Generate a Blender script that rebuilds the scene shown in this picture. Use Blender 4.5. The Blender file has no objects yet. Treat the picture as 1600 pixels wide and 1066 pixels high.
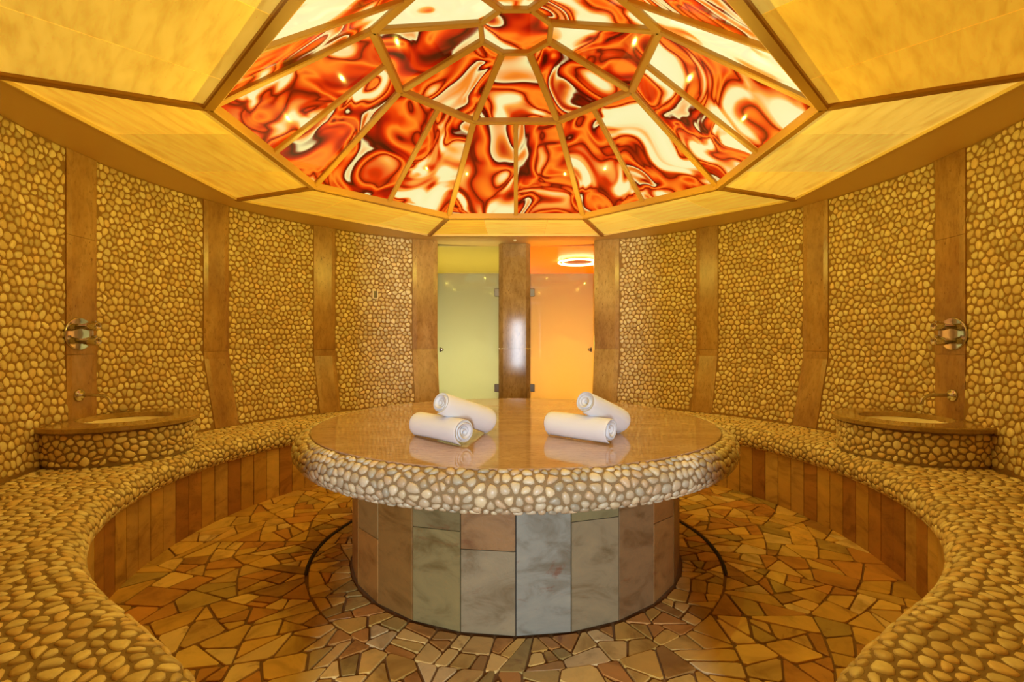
import bpy, math, random
import numpy as np
from mathutils import Vector, Matrix

random.seed(7)
RNG = np.random.default_rng(7)
PI = math.pi
SC = bpy.context.scene
COL = SC.collection

# ------------------------------------------------------------ camera, light, exposure
FPX = 768.0                       # focal length in pixels of the 1600 px wide frame
EYE = 1.2
CY = 3.0                          # depth of the centre of the round room
ZC = 2.33                         # ceiling height
cam_d = bpy.data.cameras.new('camera')
cam = bpy.data.objects.new('camera', cam_d)
COL.objects.link(cam)
cam.location = (0, 0, EYE)
cam.rotation_euler = (PI/2, 0, 0)
cam_d.sensor_width = 36
cam_d.lens = 36*FPX/1600
cam_d.shift_x = -6/1600
cam_d.shift_y = 2/1600
cam_d.clip_start = 0.02
SC.camera = cam

w = bpy.data.worlds.new('world'); SC.world = w; w.use_nodes = True
w.node_tree.nodes['Background'].inputs[0].default_value = (1.0, 0.8, 0.5, 1)
w.node_tree.nodes['Background'].inputs[1].default_value = 0.05


def lamp(name, kind, loc, rot, energy, color, **kw):
    d = bpy.data.lights.new(name, kind)
    d.energy = energy; d.color = color
    for k, v in kw.items():
        setattr(d, k, v)
    o = bpy.data.objects.new(name, d)
    o.location = loc; o.rotation_euler = rot
    COL.objects.link(o)
    return o


# daylight falling through the entrance corridor behind the camera
lamp('entrance_daylight', 'AREA', (0.05, -2.6, 1.15), (PI/2, 0, 0), 175, (0.80, 0.90, 1.0), shape='RECTANGLE', size=0.28, size_y=1.3)
# warm fill lights without fixtures, added under the dome to brighten the room
for _k in range(8):
    _a = (_k+0.5)*PI/4
    lamp('dome_fill', 'POINT', (1.2*math.sin(_a), CY+1.2*math.cos(_a), 2.15), (0, 0, 0), 9.6, (1.0, 0.79, 0.10), shadow_soft_size=0.0)
# lamps of the two steam cabins behind the glass doors, plus added ceiling fills
lamp('green_cabin_lamp', 'AREA', (-0.56, 6.6, 0.85), (-PI/2, 0, 0), 18, (1.0, 0.91, 0.48), shape='RECTANGLE', size=0.9, size_y=0.9, spread=2.2)
lamp('green_ceiling_fill', 'AREA', (-0.7, 6.85, 0.1), (PI, 0, 0), 21, (1.0, 0.94, 0.42), shape='DISK', size=0.8)  # unseen uplight, added to brighten the green cabin's ceiling
lamp('orange_cabin_lamp', 'AREA', (0.56, 6.6, 0.85), (-PI/2, 0, 0), 32, (1.0, 0.60, 0.08), shape='RECTANGLE', size=0.9, size_y=0.9, spread=2.2)
lamp('orange_ceiling_fill', 'AREA', (0.7, 6.85, 0.1), (PI, 0, 0), 30, (1.0, 0.42, 0.02), shape='DISK', size=0.8)  # same added uplight for the orange ceiling, no real floor fixture

DOME_EMIT = 1.15
PANEL_EMIT = 0.44
SC.view_settings.view_transform = 'Standard'
SC.view_settings.look = 'None'
SC.view_settings.exposure = 0.0
SC.view_settings.gamma = 1.0
SC.view_settings.use_curve_mapping = False
cy = SC.cycles
cy.use_denoising = True
cy.max_bounces = 10
cy.diffuse_bounces = 7
cy.glossy_bounces = 3
cy.transmission_bounces = 4
cy.sample_clamp_indirect = 4.0
cy.caustics_reflective = False
cy.caustics_refractive = False

# ------------------------------------------------------------ small helpers


def srgb(r, g, b):
    def f(c):
        c /= 255.0
        return c/12.92 if c <= 0.04045 else ((c+0.055)/1.055)**2.4
    return (f(r), f(g), f(b), 1.0)


class Nodes:
    def __init__(self, name):
        self.m = bpy.data.materials.new(name)
        self.m.use_nodes = True
        self.nt = self.m.node_tree
        self.b = self.nt.nodes['Principled BSDF']
        self.out = self.nt.nodes['Material Output']

    def n(self, t, **kw):
        x = self.nt.nodes.new(t)
        for k, v in kw.items():
            if k.startswith('i_'):
                x.inputs[k[2:].replace('_', ' ')].default_value = v
            else:
                setattr(x, k, v)
        return x

    def l(self, a, b):
        self.nt.links.new(a, b)

    def ramp(self, fac, stops, interp='LINEAR'):
        r = self.n('ShaderNodeValToRGB')
        r.color_ramp.interpolation = interp
        e = r.color_ramp.elements
        while len(e) < len(stops):
            e.new(0.5)
        for k, (p, c) in zip(e, stops):
            k.position = p
            k.color = c if len(c) == 4 else (*c, 1)
        if fac is not None:
            self.l(fac, r.inputs[0])
        return r.outputs[0]

    def mix(self, fac, a, b, mode='MIX'):
        x = self.n('ShaderNodeMix', data_type='RGBA', blend_type=mode)
        for s, v in ((0, fac), (6, a), (7, b)):
            if hasattr(v, 'is_output') or isinstance(v, bpy.types.NodeSocket):
                self.l(v, x.inputs[s])
            else:
                x.inputs[s].default_value = v
        return x.outputs[2]

    def noise(self, vec, scale, detail=3, rough=0.5, dist=0.0, col=False):
        x = self.n('ShaderNodeTexNoise')
        x.inputs['Scale'].default_value = scale
        x.inputs['Detail'].default_value = detail
        x.inputs['Roughness'].default_value = rough
        x.inputs['Distortion'].default_value = dist
        if vec is not None:
            self.l(vec, x.inputs['Vector'])
        return x.outputs[1 if col else 0]

    def mapping(self, vec, scale=(1, 1, 1), rot=(0, 0, 0)):
        x = self.n('ShaderNodeMapping')
        x.inputs['Scale'].default_value = scale
        x.inputs['Rotation'].default_value = rot
        self.l(vec, x.inputs['Vector'])
        return x.outputs[0]

    def bump(self, h, strength, dist=0.01):
        x = self.n('ShaderNodeBump')
        x.inputs['Strength'].default_value = strength
        x.inputs['Distance'].default_value = dist
        self.l(h, x.inputs['Height'])
        self.l(x.outputs[0], self.b.inputs['Normal'])

    def set(self, **kw):
        for k, v in kw.items():
            k = k.replace('_', ' ')
            if isinstance(v, bpy.types.NodeSocket):
                self.l(v, self.b.inputs[k])
            else:
                self.b.inputs[k].default_value = v
        return self.m


def mat_plain(name, c, rough=0.5, metal=0.0, **kw):
    N = Nodes(name)
    N.set(Base_Color=c, Roughness=rough, Metallic=metal, **kw)
    return N.m


def world_pos(N):
    return N.n('ShaderNodeNewGeometry').outputs['Position']


def mat_pebble():
    N = Nodes('river_pebble')
    a = N.n('ShaderNodeAttribute', attribute_name='Col')
    p = world_pos(N)
    g = N.noise(p, 70, 3)
    c = N.mix(g, (0.78, 0.78, 0.78, 1), (1.12, 1.12, 1.12, 1))
    c2 = N.mix(1.0, a.outputs[0], c, 'MULTIPLY')
    N.bump(N.noise(p, 160, 2), 0.15, 0.002)
    return N.set(Base_Color=c2, Roughness=0.38)


def mat_grout(name='grout', c=srgb(150, 124, 84)):
    N = Nodes(name)
    p = world_pos(N)
    g = N.noise(p, 300, 3)
    col = N.mix(g, tuple(x*0.7 for x in c[:3])+(1,), tuple(min(1, x*1.15) for x in c[:3])+(1,))
    N.bump(g, 0.4, 0.002)
    return N.set(Base_Color=col, Roughness=0.85)


def mat_granite(name, cols, rough=0.12, stretch=(1, 1, 0.4), scale=16, speck=0.6, dist=0.25):
    N = Nodes(name)
    p = world_pos(N)
    pm = N.mapping(p, stretch)
    big = N.noise(pm, scale*0.25, 5, 0.65, dist)
    mid = N.noise(pm, scale*2.2, 6, 0.75, dist)
    base = N.ramp(big, [(0.3, cols[0]), (0.5, cols[1]), (0.7, cols[2])])
    m2 = N.ramp(mid, [(0.32, (0.62, 0.55, 0.5)), (0.5, (1, 1, 1)), (0.7, (1.12, 1.12, 1.1))])
    c = N.mix(0.8, base, m2, 'MULTIPLY')
    sp = N.noise(pm, scale*4.5, 4, 0.65, dist)
    gate = N.noise(pm, scale*0.5, 2)
    s = N.ramp(sp, [(0.60, (0, 0, 0)), (0.68, (1, 1, 1))])
    gt = N.ramp(gate, [(0.42, (0, 0, 0)), (0.60, (1, 1, 1))])
    f = N.mix(1.0, s, gt, 'MULTIPLY')
    f2 = N.mix(1.0, f, (speck, speck, speck, 1), 'MULTIPLY')
    c = N.mix(f2, c, srgb(92, 44, 22))
    if 'pillar' in name:
        N.set(Base_Color=c, Roughness=rough, Specular_IOR_Level=0.1)
        return N.m
    return N.set(Base_Color=c, Roughness=rough, Specular_IOR_Level=0.6)


def mat_sandstone(name='sandstone', vert=False, rough=0.45):
    # colour comes from the piece itself (Col), the shader adds grain, cloudy veins and rust stains
    N = Nodes(name)
    a = N.n('ShaderNodeAttribute', attribute_name='Col')
    p = world_pos(N)
    off = N.mix(1.0, p, N.mix(1.0, a.outputs[0], (9, 9, 9, 1), 'MULTIPLY'), 'ADD')
    pm = N.mapping(off, (1, 1, 3.0) if not vert else (1.0, 1.0, 2.2), (0.2, 0.3, 0.5))
    v = N.noise(pm, 4.0, 5, 0.6, 1.2)
    c = N.mix(1.0, a.outputs[0], N.ramp(v, [(0.3, (0.62, 0.55, 0.45)), (0.5, (1, 1, 1)), (0.72, (1.18, 1.15, 1.1))]), 'MULTIPLY')
    st = N.noise(pm, 2.2, 6, 0.72, 1.6)
    s = N.ramp(st, [(0.60, (0, 0, 0)), (0.70, (0.65, 0.65, 0.65))])
    c = N.mix(s, c, srgb(120, 62, 30))
    N.bump(N.noise(off, 28, 5, 0.6, 0.5), 0.35, 0.004)
    return N.set(Base_Color=c, Roughness=rough)


def mat_glass_art():
    # backlit fused glass: cream ground with orange, red and maroon swirls
    N = Nodes('swirled_art_glass')
    a = N.n('ShaderNodeAttribute', attribute_name='Col')
    p = world_pos(N)
    offv = N.mix(1.0, a.outputs[0], (7, 7, 7, 1), 'MULTIPLY')
    p0 = N.mix(1.0, p, offv, 'ADD')
    w1 = N.noise(p0, 1.3, 1, 0.5, 0.0, col=True)
    d1 = N.mix(1.0, w1, (0.5, 0.5, 0.5, 1), 'SUBTRACT')
    d1 = N.mix(1.0, d1, (2.4, 2.4, 2.4, 1), 'MULTIPLY')
    p1 = N.mix(1.0, p0, d1, 'ADD')
    w2 = N.noise(p1, 1.5, 1.0, 0.4, 0.0, col=True)
    d2 = N.mix(1.0, w2, (0.5, 0.5, 0.5, 1), 'SUBTRACT')
    d2 = N.mix(1.0, d2, (1.3, 1.3, 1.3, 1), 'MULTIPLY')
    p2 = N.mix(1.0, p1, d2, 'ADD')
    v = N.noise(N.mapping(p2, (1.5, 0.7, 1.0), (0.3, 0.2, 0.6)), 1.0, 2.5, 0.42, 0.2)
    col = N.ramp(v, [
        (0.00, srgb(248, 240, 196)), (0.41, srgb(232, 224, 160)), (0.44, srgb(238, 160, 60)),
        (0.468, srgb(214, 48, 2)), (0.488, srgb(92, 3, 0)), (0.497, srgb(206, 40, 2)),
        (0.525, srgb(244, 128, 26)), (0.55, srgb(226, 60, 3)), (0.575, srgb(176, 12, 0)), (0.60, srgb(40, 1, 0)),
        (0.612, srgb(120, 6, 0)), (0.622, srgb(232, 220, 150)), (0.66, srgb(230, 130, 36)), (0.69, srgb(180, 16, 0)), (0.72, srgb(70, 2, 0)), (0.735, srgb(236, 110, 20)), (0.78, srgb(240, 224, 160))])
    N.set(Base_Color=(0.02, 0.008, 0.004, 1), Roughness=0.05, Specular_IOR_Level=0.3)
    N.l(col, N.b.inputs['Emission Color'])
    N.b.inputs['Emission Strength'].default_value = DOME_EMIT
    return N.m


def mat_panel():
    # thin backlit stone veneer
    N = Nodes('backlit_stone_veneer')
    a = N.n('ShaderNodeAttribute', attribute_name='Col')
    tc = N.n('ShaderNodeTexCoord').outputs['Object']
    pm = N.mapping(tc, (1.0, 6.0, 1.0))
    g = N.noise(pm, 3.0, 6, 0.6, 0.3)
    c = N.mix(1.0, a.outputs[0], N.ramp(g, [(0.3, (0.8, 0.72, 0.6)), (0.55, (1, 1, 1)), (0.75, (1.08, 1.1, 1.2))]), 'MULTIPLY')
    sp = N.noise(N.mapping(tc, (1, 4, 1)), 38, 3, 0.6)
    c = N.mix(N.ramp(sp, [(0.66, (0, 0, 0)), (0.72, (0.35, 0.35, 0.35))]), c, srgb(150, 90, 20))
    N.set(Base_Color=c, Roughness=0.45)
    N.l(c, N.b.inputs['Emission Color'])
    N.b.inputs['Emission Strength'].default_value = PANEL_EMIT
    return N.m


def mat_frosted(name, tint, mixf=0.75):
    N = Nodes(name)
    tr = N.n('ShaderNodeBsdfTranslucent'); tr.inputs[0].default_value = tint
    di = N.n('ShaderNodeBsdfDiffuse'); di.inputs[0].default_value = tint
    mx = N.n('ShaderNodeMixShader'); mx.inputs[0].default_value = mixf
    N.l(di.outputs[0], mx.inputs[1]); N.l(tr.outputs[0], mx.inputs[2])
    gl = N.n('ShaderNodeBsdfGlossy'); gl.inputs['Roughness'].default_value = 0.02
    gl.inputs[0].default_value = (1, 1, 1, 1)
    fr = N.n('ShaderNodeFresnel'); fr.inputs[0].default_value = 1.6
    m2 = N.n('ShaderNodeMixShader')
    N.l(fr.outputs[0], m2.inputs[0]); N.l(mx.outputs[0], m2.inputs[1]); N.l(gl.outputs[0], m2.inputs[2])
    N.l(m2.outputs[0], N.out.inputs[0])
    return N.m


def mat_towel():
    N = Nodes('white_terry_cloth')
    p = world_pos(N)
    N.bump(N.noise(p, 420, 3, 0.7), 0.7, 0.004)
    return N.set(Base_Color=(0.90, 0.92, 0.95, 1), Roughness=0.95, Sheen_Weight=0.25)


M = {
    'pebble': mat_pebble(),
    'grout': mat_grout(),
    'grout_wall': mat_grout('wall_grout', srgb(158, 120, 66)),
    'grout_floor': mat_grout('floor_grout', srgb(140, 104, 58)),
    'pilaster': mat_granite('brown_granite', [srgb(148, 106, 58), srgb(176, 134, 80), srgb(196, 158, 104)], 0.26, speck=0.85),
    'pillar': mat_granite('polished_pillar_granite', [srgb(138, 106, 60), srgb(168, 136, 84), srgb(188, 158, 104)], 0.10),
    'tabletop': mat_granite('polished_beige_granite', [srgb(166, 134, 104), srgb(184, 152, 120), srgb(200, 172, 142)], 0.06, (0.42, 1.1, 1), 28, 1.0, 0.1),
    'slab': mat_granite('olive_granite', [srgb(136, 106, 58), srgb(168, 136, 82), srgb(186, 152, 98)], 0.12, (1, 1, 1), 16, 0.8),
    'sandstone': mat_sandstone(),
    'tile': mat_sandstone('sandstone_tile', True, 0.4),
    'glass_art': mat_glass_art(),
    'panel': mat_panel(),
    'frame': mat_plain('gold_lacquered_frame', srgb(172, 124, 52), 0.45, 0.0),
    'soffit': mat_plain('cream_plaster', srgb(226, 196, 128), 0.45),
    'chrome': mat_plain('chrome', (0.62, 0.60, 0.54, 1), 0.07, 1.0),
    'steel': mat_plain('satin_steel', (0.16, 0.13, 0.09, 1), 0.4, 0.4),
    'dark': mat_plain('dark_gap', (0.02, 0.015, 0.01, 1), 0.8),
    'ceramic': mat_plain('cream_ceramic', srgb(244, 232, 206), 0.12),
    'towel': mat_towel(),
    'green_glass': mat_frosted('frosted_glass_green_side', (0.86, 0.88, 0.72, 1)),
    'orange_glass': mat_frosted('frosted_glass_orange_side', (0.90, 0.82, 0.68, 1)),
    'green_wall': mat_plain('pale_green_plaster', srgb(214, 200, 120), 0.5),
    'orange_wall': mat_plain('orange_plaster', srgb(240, 190, 110), 0.25),
    'plaster': mat_plain('ochre_plaster', srgb(190, 150, 90), 0.8),
}


def ring_emit():
    N = Nodes('ring_lamp_glow')
    N.set(Base_Color=(1, 0.8, 0.5, 1))
    N.b.inputs['Emission Color'].default_value = (1.0, 0.72, 0.35, 1)
    N.b.inputs['Emission Strength'].default_value = 6
    return N.m


M['ring'] = ring_emit()


def mesh(name, verts, faces, m, parent=None, cols=None, smooth=False, kind=None):
    me = bpy.data.meshes.new(name)
    me.from_pydata([tuple(map(float, v)) for v in verts], [], faces)
    if smooth:
        me.shade_smooth()
    if cols is not None:
        at = me.attributes.new('Col', 'FLOAT_COLOR', 'POINT')
        if isinstance(cols, tuple):
            cols = np.tile(np.array(cols[:3]+(1.0,)), (len(verts), 1))
        at.data.foreach_set('color', np.asarray(cols, dtype=np.float32).ravel())
    me.materials.append(m)
    o = bpy.data.objects.new(name, me)
    COL.objects.link(o)
    if parent is not None:
        o.parent = parent
    if kind:
        o['kind'] = kind
    return o


def empty(name, loc=(0, 0, 0), rz=0):
    o = bpy.data.objects.new(name, None)
    o.location = loc; o.rotation_euler = (0, 0, rz)
    o.empty_display_size = 0.1
    COL.objects.link(o)
    return o


def tag(o, label=None, cat=None, group=None, kind=None):
    if label: o['label'] = label
    if cat: o['category'] = cat
    if group: o['group'] = group
    if kind: o['kind'] = kind
    return o


def loft(loops, closed=True, cap0=False, cap1=False):
    # loops: list of equal-length point lists
    n = len(loops[0])
    V = [p for L in loops for p in L]
    F = []
    for i in range(len(loops)-1):
        for j in range(n if closed else n-1):
            a = i*n+j; b = i*n+(j+1) % n
            F.append((a, b, b+n, a+n))
    if cap0: F.append(tuple(range(n))[::-1])
    if cap1: F.append(tuple((len(loops)-1)*n+j for j in range(n)))
    return V, F


def join_vf(parts):
    V, F = [], []
    for v, f in parts:
        k = len(V)
        V += list(v)
        F += [tuple(i+k for i in x) for x in f]
    return V, F


def lathe(profile, n=32, origin=(0, 0, 0), axis='Z', sgn=1, cap=True):
    # profile [(r, h)...]
    loops = []
    for r, h in profile:
        L = []
        for j in range(n):
            a = 2*PI*j/n
            x, y, z = r*math.cos(a), r*math.sin(a), h*sgn
            if axis == 'X': x, y, z = z, x, y
            if axis == 'Y': x, y, z = x, z, y
            L.append((x+origin[0], y+origin[1], z+origin[2]))
        loops.append(L)
    return loft(loops, True, cap, cap)


def tube(path, radii, n=16):
    loops = []
    P = [Vector(p) for p in path]
    up = None
    for i, p in enumerate(P):
        t = (P[min(i+1, len(P)-1)]-P[max(i-1, 0)]).normalized()
        if up is None:
            up = Vector((0, 0, 1)) if abs(t.z) < 0.9 else Vector((1, 0, 0))
        s = t.cross(up).normalized(); up = s.cross(t).normalized()
        r = radii[i] if isinstance(radii, (list, tuple)) else radii
        loops.append([tuple(p+s*r*math.cos(2*PI*j/n)+up*r*math.sin(2*PI*j/n)) for j in range(n)])
    return loft(loops, True, True, True)


def bar(a, b, wdt, h, up):
    """box beam from a to b, wdt across, h along the vector up, its lower face on a-b"""
    a, b, up = Vector(a), Vector(b), Vector(up)
    t = (b-a).normalized()
    s = t.cross(up).normalized()
    u = s.cross(t).normalized()
    c = 0.12*wdt
    sec = [(-wdt/2, c), (-wdt/2+c, 0), (wdt/2-c, 0), (wdt/2, c), (wdt/2, h), (-wdt/2, h)]
    L0 = [tuple(a+s*x+u*y) for x, y in sec]
    L1 = [tuple(b+s*x+u*y) for x, y in sec]
    return loft([L0, L1], True, True, True)


def rbox(cx, cy_, cz, sx, sy, sz, c=0.004):
    """box with chamfered vertical and top edges"""
    def lp(z, k):
        x, y = sx/2-k, sy/2-k
        q = c
        pts = [(x-q, -y), (x, -y+q), (x, y-q), (x-q, y), (-x+q, y), (-x, y-q), (-x, -y+q), (-x+q, -y)]
        return [(cx+a, cy_+b, cz+z) for a, b in pts]
    return loft([lp(-sz/2, c), lp(-sz/2+c, 0), lp(sz/2-c, 0), lp(sz/2, c)], True, True, True)


# ------------------------------------------------------------ 2-D cell work
def clip(poly, px, py, nx, ny):
    """keep the side where (p - (px,py)).n <= 0"""
    out = []
    n = len(poly)
    if n == 0:
        return out
    d = [(q[0]-px)*nx+(q[1]-py)*ny for q in poly]
    for i in range(n):
        j = (i+1) % n
        if d[i] <= 0:
            out.append(poly[i])
        if (d[i] < 0 < d[j]) or (d[j] < 0 < d[i]):
            t = d[i]/(d[i]-d[j])
            out.append((poly[i][0]+t*(poly[j][0]-poly[i][0]), poly[i][1]+t*(poly[j][1]-poly[i][1])))
    return out


def area(poly):
    return 0.5*sum(poly[i][0]*poly[(i+1) % len(poly)][1]-poly[(i+1) % len(poly)][0]*poly[i][1] for i in range(len(poly)))


def centroid(poly):
    n = len(poly)
    return (sum(p[0] for p in poly)/n, sum(p[1] for p in poly)/n)


def inset(poly, g):
    if area(poly) < 0:
        poly = poly[::-1]
    out = poly
    n = len(poly)
    for i in range(n):
        a, b = poly[i], poly[(i+1) % n]
        ex, ey = b[0]-a[0], b[1]-a[1]
        l = math.hypot(ex, ey)
        if l < 1e-7:
            continue
        nx, ny = ey/l, -ex/l            # outward for ccw
        out = clip(out, a[0]-nx*g, a[1]-ny*g, nx, ny)
        if len(out) < 3:
            return []
    return out


def chaikin(poly, k=0.25, it=1):
    for _ in range(it):
        o = []
        n = len(poly)
        for i in range(n):
            a, b = poly[i], poly[(i+1) % n]
            o.append((a[0]*(1-k)+b[0]*k, a[1]*(1-k)+b[1]*k))
            o.append((a[0]*k+b[0]*(1-k), a[1]*k+b[1]*(1-k)))
        poly = o
    return poly


def resample(poly, N):
    P = np.array(poly+[poly[0]])
    s = np.concatenate([[0], np.cumsum(np.hypot(*np.diff(P, axis=0).T))])
    t = np.linspace(0, s[-1], N, endpoint=False)
    return np.stack([np.interp(t, s, P[:, 0]), np.interp(t, s, P[:, 1])], 1)


NP = 10


def pebble_cells(u0, u1, v0, v1, sp, gap=0.0035, jit=0.42):
    """outlines (M, NP, 2) of close-packed pebbles in a rectangle"""
    nv = max(1, round((v1-v0)/(sp*0.92)))
    nu = max(1, round((u1-u0)/sp))
    dv = (v1-v0)/nv; du = (u1-u0)/nu
    pts = {}
    for i in range(-1, nv+1):
        for j in range(-1, nu+1):
            u = u0+(j+0.5+(0.5 if i % 2 else 0)-0.25)*du+random.uniform(-jit, jit)*du
            v = v0+(i+0.5)*dv+random.uniform(-jit, jit)*dv
            pts[(i, j)] = (u, v)
    out = []
    for (i, j), (u, v) in pts.items():
        if not (u0 <= u <= u1 and v0 <= v <= v1):
            continue
        poly = [(u-3*sp, v-3*sp), (u+3*sp, v-3*sp), (u+3*sp, v+3*sp), (u-3*sp, v+3*sp)]
        for a in range(-2, 3):
            for b in range(-2, 3):
                if a or b:
                    q = pts.get((i+a, j+b))
                    if q:
                        poly = clip(poly, (u+q[0])/2, (v+q[1])/2, q[0]-u, q[1]-v)
        poly = clip(poly, u1, 0, 1, 0); poly = clip(poly, u0, 0, -1, 0)
        poly = clip(poly, 0, v1, 0, 1); poly = clip(poly, 0, v0, 0, -1)
        if len(poly) < 3:
            continue
        poly = inset(poly, gap*random.uniform(0.7, 1.5))
        if len(poly) < 3 or area(poly) < sp*sp*0.10:
            continue
        out.append(resample(chaikin(poly, 0.27, 2), NP))
    return np.array(out) if out else np.zeros((0, NP, 2))


P_FACES = []
for _r in range(2):
    for _j in range(NP):
        P_FACES.append((_r*NP+_j, _r*NP+(_j+1) % NP, (_r+1)*NP+(_j+1) % NP, (_r+1)*NP+_j))
for _j in range(NP):
    P_FACES.append((2*NP+_j, 2*NP+(_j+1) % NP, 3*NP))


def pebbles(parts, mapper, parent, h=0.009, single=300, palette=None, name='pebble', view=None):
    """parts: (M,NP,2) outlines; mapper(u,v,h)->xyz arrays. The pebbles that show largest become
    objects of their own, the rest one joined part."""
    cells = parts
    Mn = len(cells)
    if Mn == 0:
        return
    c = cells.mean(1, keepdims=True)
    hh = h*RNG.uniform(0.75, 1.2, (Mn, 1))
    rings = [(1.0, -0.25), (0.94, 0.5), (0.70, 0.92)]
    UV = []; H = []
    for s, z in rings:
        UV.append(c+(cells-c)*s); H.append(np.repeat(z*hh, NP, 1))
    UV.append(c); H.append(hh)
    UV = np.concatenate(UV, 1); H = np.concatenate(H, 1)
    X, Y, Z = mapper(UV[..., 0], UV[..., 1], H)
    P = np.stack([X, Y, Z], -1)                       # M, 31, 3
    if palette is None:
        palette = PEB
    pal = np.array(palette)
    ci = RNG.integers(0, len(pal), Mn)
    colr = pal[ci]*RNG.uniform(0.82, 1.14, (Mn, 1))
    # how large each shows in the photograph
    top = P[:, 3*NP]
    nrm = top-P[:, :NP].mean(1)
    nrm /= np.linalg.norm(nrm, axis=1, keepdims=True)+1e-9
    view = np.array([0, 0, EYE])-top
    dist = np.linalg.norm(view, axis=1)
    cosv = np.clip((nrm*view).sum(1)/dist, 0, 1)
    px = 806+FPX*top[:, 0]/np.maximum(top[:, 1], 0.05)
    py = 535-FPX*(top[:, 2]-EYE)/np.maximum(top[:, 1], 0.05)
    vis = (top[:, 1] > 0.3) & (px > -5) & (px < 1605) & (py > -5) & (py < 1071)
    size = np.linalg.norm(P[:, 0]-P[:, NP//2], axis=1)*np.linalg.norm(P[:, NP//4]-P[:, 3*NP//4], axis=1)
    score = size*cosv/dist**2*vis
    order = np.argsort(-score)
    keep = [i for i in order[:single] if score[i] > 0]
    ks = set(keep)
    rest = np.array([i for i in range(Mn) if i not in ks], dtype=int)
    nf = P_FACES
    for i in keep:
        mesh(name, P[i], nf, M['pebble'], parent, np.tile(np.append(colr[i], 1.0), (P.shape[1], 1)), True)
    if len(rest):
        k = P.shape[1]
        V = P[rest].reshape(-1, 3)
        F = [tuple(a+q*k for a in f) for q in range(len(rest)) for f in nf]
        C = np.repeat(np.concatenate([colr[rest], np.ones((len(rest), 1))], 1), k, 0)
        mesh('pebble_field', V, F, M['pebble'], parent, C, True, kind='stuff')


PEB = [srgb(234, 212, 162)[:3], srgb(240, 222, 176)[:3], srgb(226, 198, 144)[:3], srgb(244, 228, 190)[:3], srgb(234, 204, 152)[:3], srgb(218, 194, 148)[:3]]
PEB_T = [srgb(208, 190, 154)[:3], srgb(216, 202, 168)[:3], srgb(198, 180, 144)[:3], srgb(210, 184, 144)[:3], srgb(188, 178, 150)[:3], srgb(220, 202, 160)[:3]]

D2R = PI/180


def pol(side, th, R, z):
    return (side*R*math.sin(th), CY+R*math.cos(th), z)


def lean(thd):
    """how far (m) the foot of the backrest comes forward, by bearing in degrees"""
    thd = np.asarray(thd, float)
    return np.interp(thd, [0, 76, 86, 93.25, 93.3, 104, 116, 180], [0.127, 0.127, 0.0, 0.0, 0.03, 0.055, 0.127, 0.127])


RW = 2.617
ZJ = 1.127


def wall_R(th, z):
    z = np.asarray(z, float)
    t = np.clip((ZJ-z)/(ZJ-0.52), 0, 1.05)
    t = np.where(t < 0.12, t*t/0.24, t-0.06)/0.94
    return RW-lean(np.asarray(th)/D2R)*t


# ------------------------------------------------------------ structure: floor
PAL_FLOOR = [srgb(222, 184, 100), srgb(208, 166, 82), srgb(230, 196, 120), srgb(200, 146, 74), srgb(240, 212, 150), srgb(184, 158, 90),
             srgb(212, 172, 86), srgb(198, 142, 72), srgb(226, 186, 98), srgb(218, 180, 106), srgb(176, 134, 72), srgb(232, 198, 114)]


def bsp(poly, amin, amax, out, aspect=2.2):
    a = abs(area(poly))
    lim = random.uniform(amin, amax)
    if a < lim:
        out.append(poly)
        return
    c = centroid(poly)
    # principal direction
    sxx = sum((p[0]-c[0])**2 for p in poly); syy = sum((p[1]-c[1])**2 for p in poly)
    sxy = sum((p[0]-c[0])*(p[1]-c[1]) for p in poly)
    ang = 0.5*math.atan2(2*sxy, sxx-syy)
    ratio = (sxx+syy+math.hypot(sxx-syy, 2*sxy))/(max(1e-9, sxx+syy-math.hypot(sxx-syy, 2*sxy)))
    if ratio > 2.0:
        nd = ang+random.gauss(0, 0.28)
    else:
        nd = ang+random.choice([0, PI/2])+random.gauss(0, 0.3)
    r = math.sqrt(a)
    px = c[0]+math.cos(nd)*random.uniform(-0.16, 0.16)*r
    py = c[1]+math.sin(nd)*random.uniform(-0.16, 0.16)*r
    A = clip(poly, px, py, math.cos(nd), math.sin(nd))
    B = clip(poly, px, py, -math.cos(nd), -math.sin(nd))
    for q in (A, B):
        if len(q) >= 3 and abs(area(q)) > 1e-5:
            bsp(q, amin, amax, out, aspect)


floor = mesh('floor', *loft([[(3.1*math.sin(a*PI/48), CY+3.1*math.cos(a*PI/48), -0.008) for a in range(96)],
                             [(0.001*math.sin(a*PI/48), CY+0.001*math.cos(a*PI/48), -0.008) for a in range(96)]]), M['grout_floor'])
tag(floor, kind='structure')

stones = []     # (list of xy polygon)
RREF = 1.6


def polar_piece(u, v):
    th = u/RREF
    return (v*math.sin(th), CY-0.06*0+v*math.cos(th))


TY = 2.93    # centre of the table


def add_ring(r0, r1, rref, amin, amax, cyy):
    out = []
    nseg = 3
    L = 2*PI*rref
    cut = [L*(k+0.25)/nseg for k in range(nseg)]
    cut.append(cut[0]+L)
    for k in range(nseg):
        d0 = 0.0
        bsp([(cut[k], r0), (cut[k+1], r0), (cut[k+1], r1), (cut[k], r1)], amin, amax, out)
    for p in out:
        yield [(q[1]*math.sin(q[0]/rref), cyy+q[1]*math.cos(q[0]/rref)) for q in subdiv(p, 0.16)]


def subdiv(p, mx):
    o = []
    n = len(p)
    for i in range(n):
        a, b = p[i], p[(i+1) % n]
        k = max(1, int(math.hypot(b[0]-a[0], b[1]-a[1])/mx)) if abs(a[1]-b[1]) < 1e-6 else 1
        for j in range(k):
            o.append((a[0]+(b[0]-a[0])*j/k, a[1]+(b[1]-a[1])*j/k))
    return o


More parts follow.
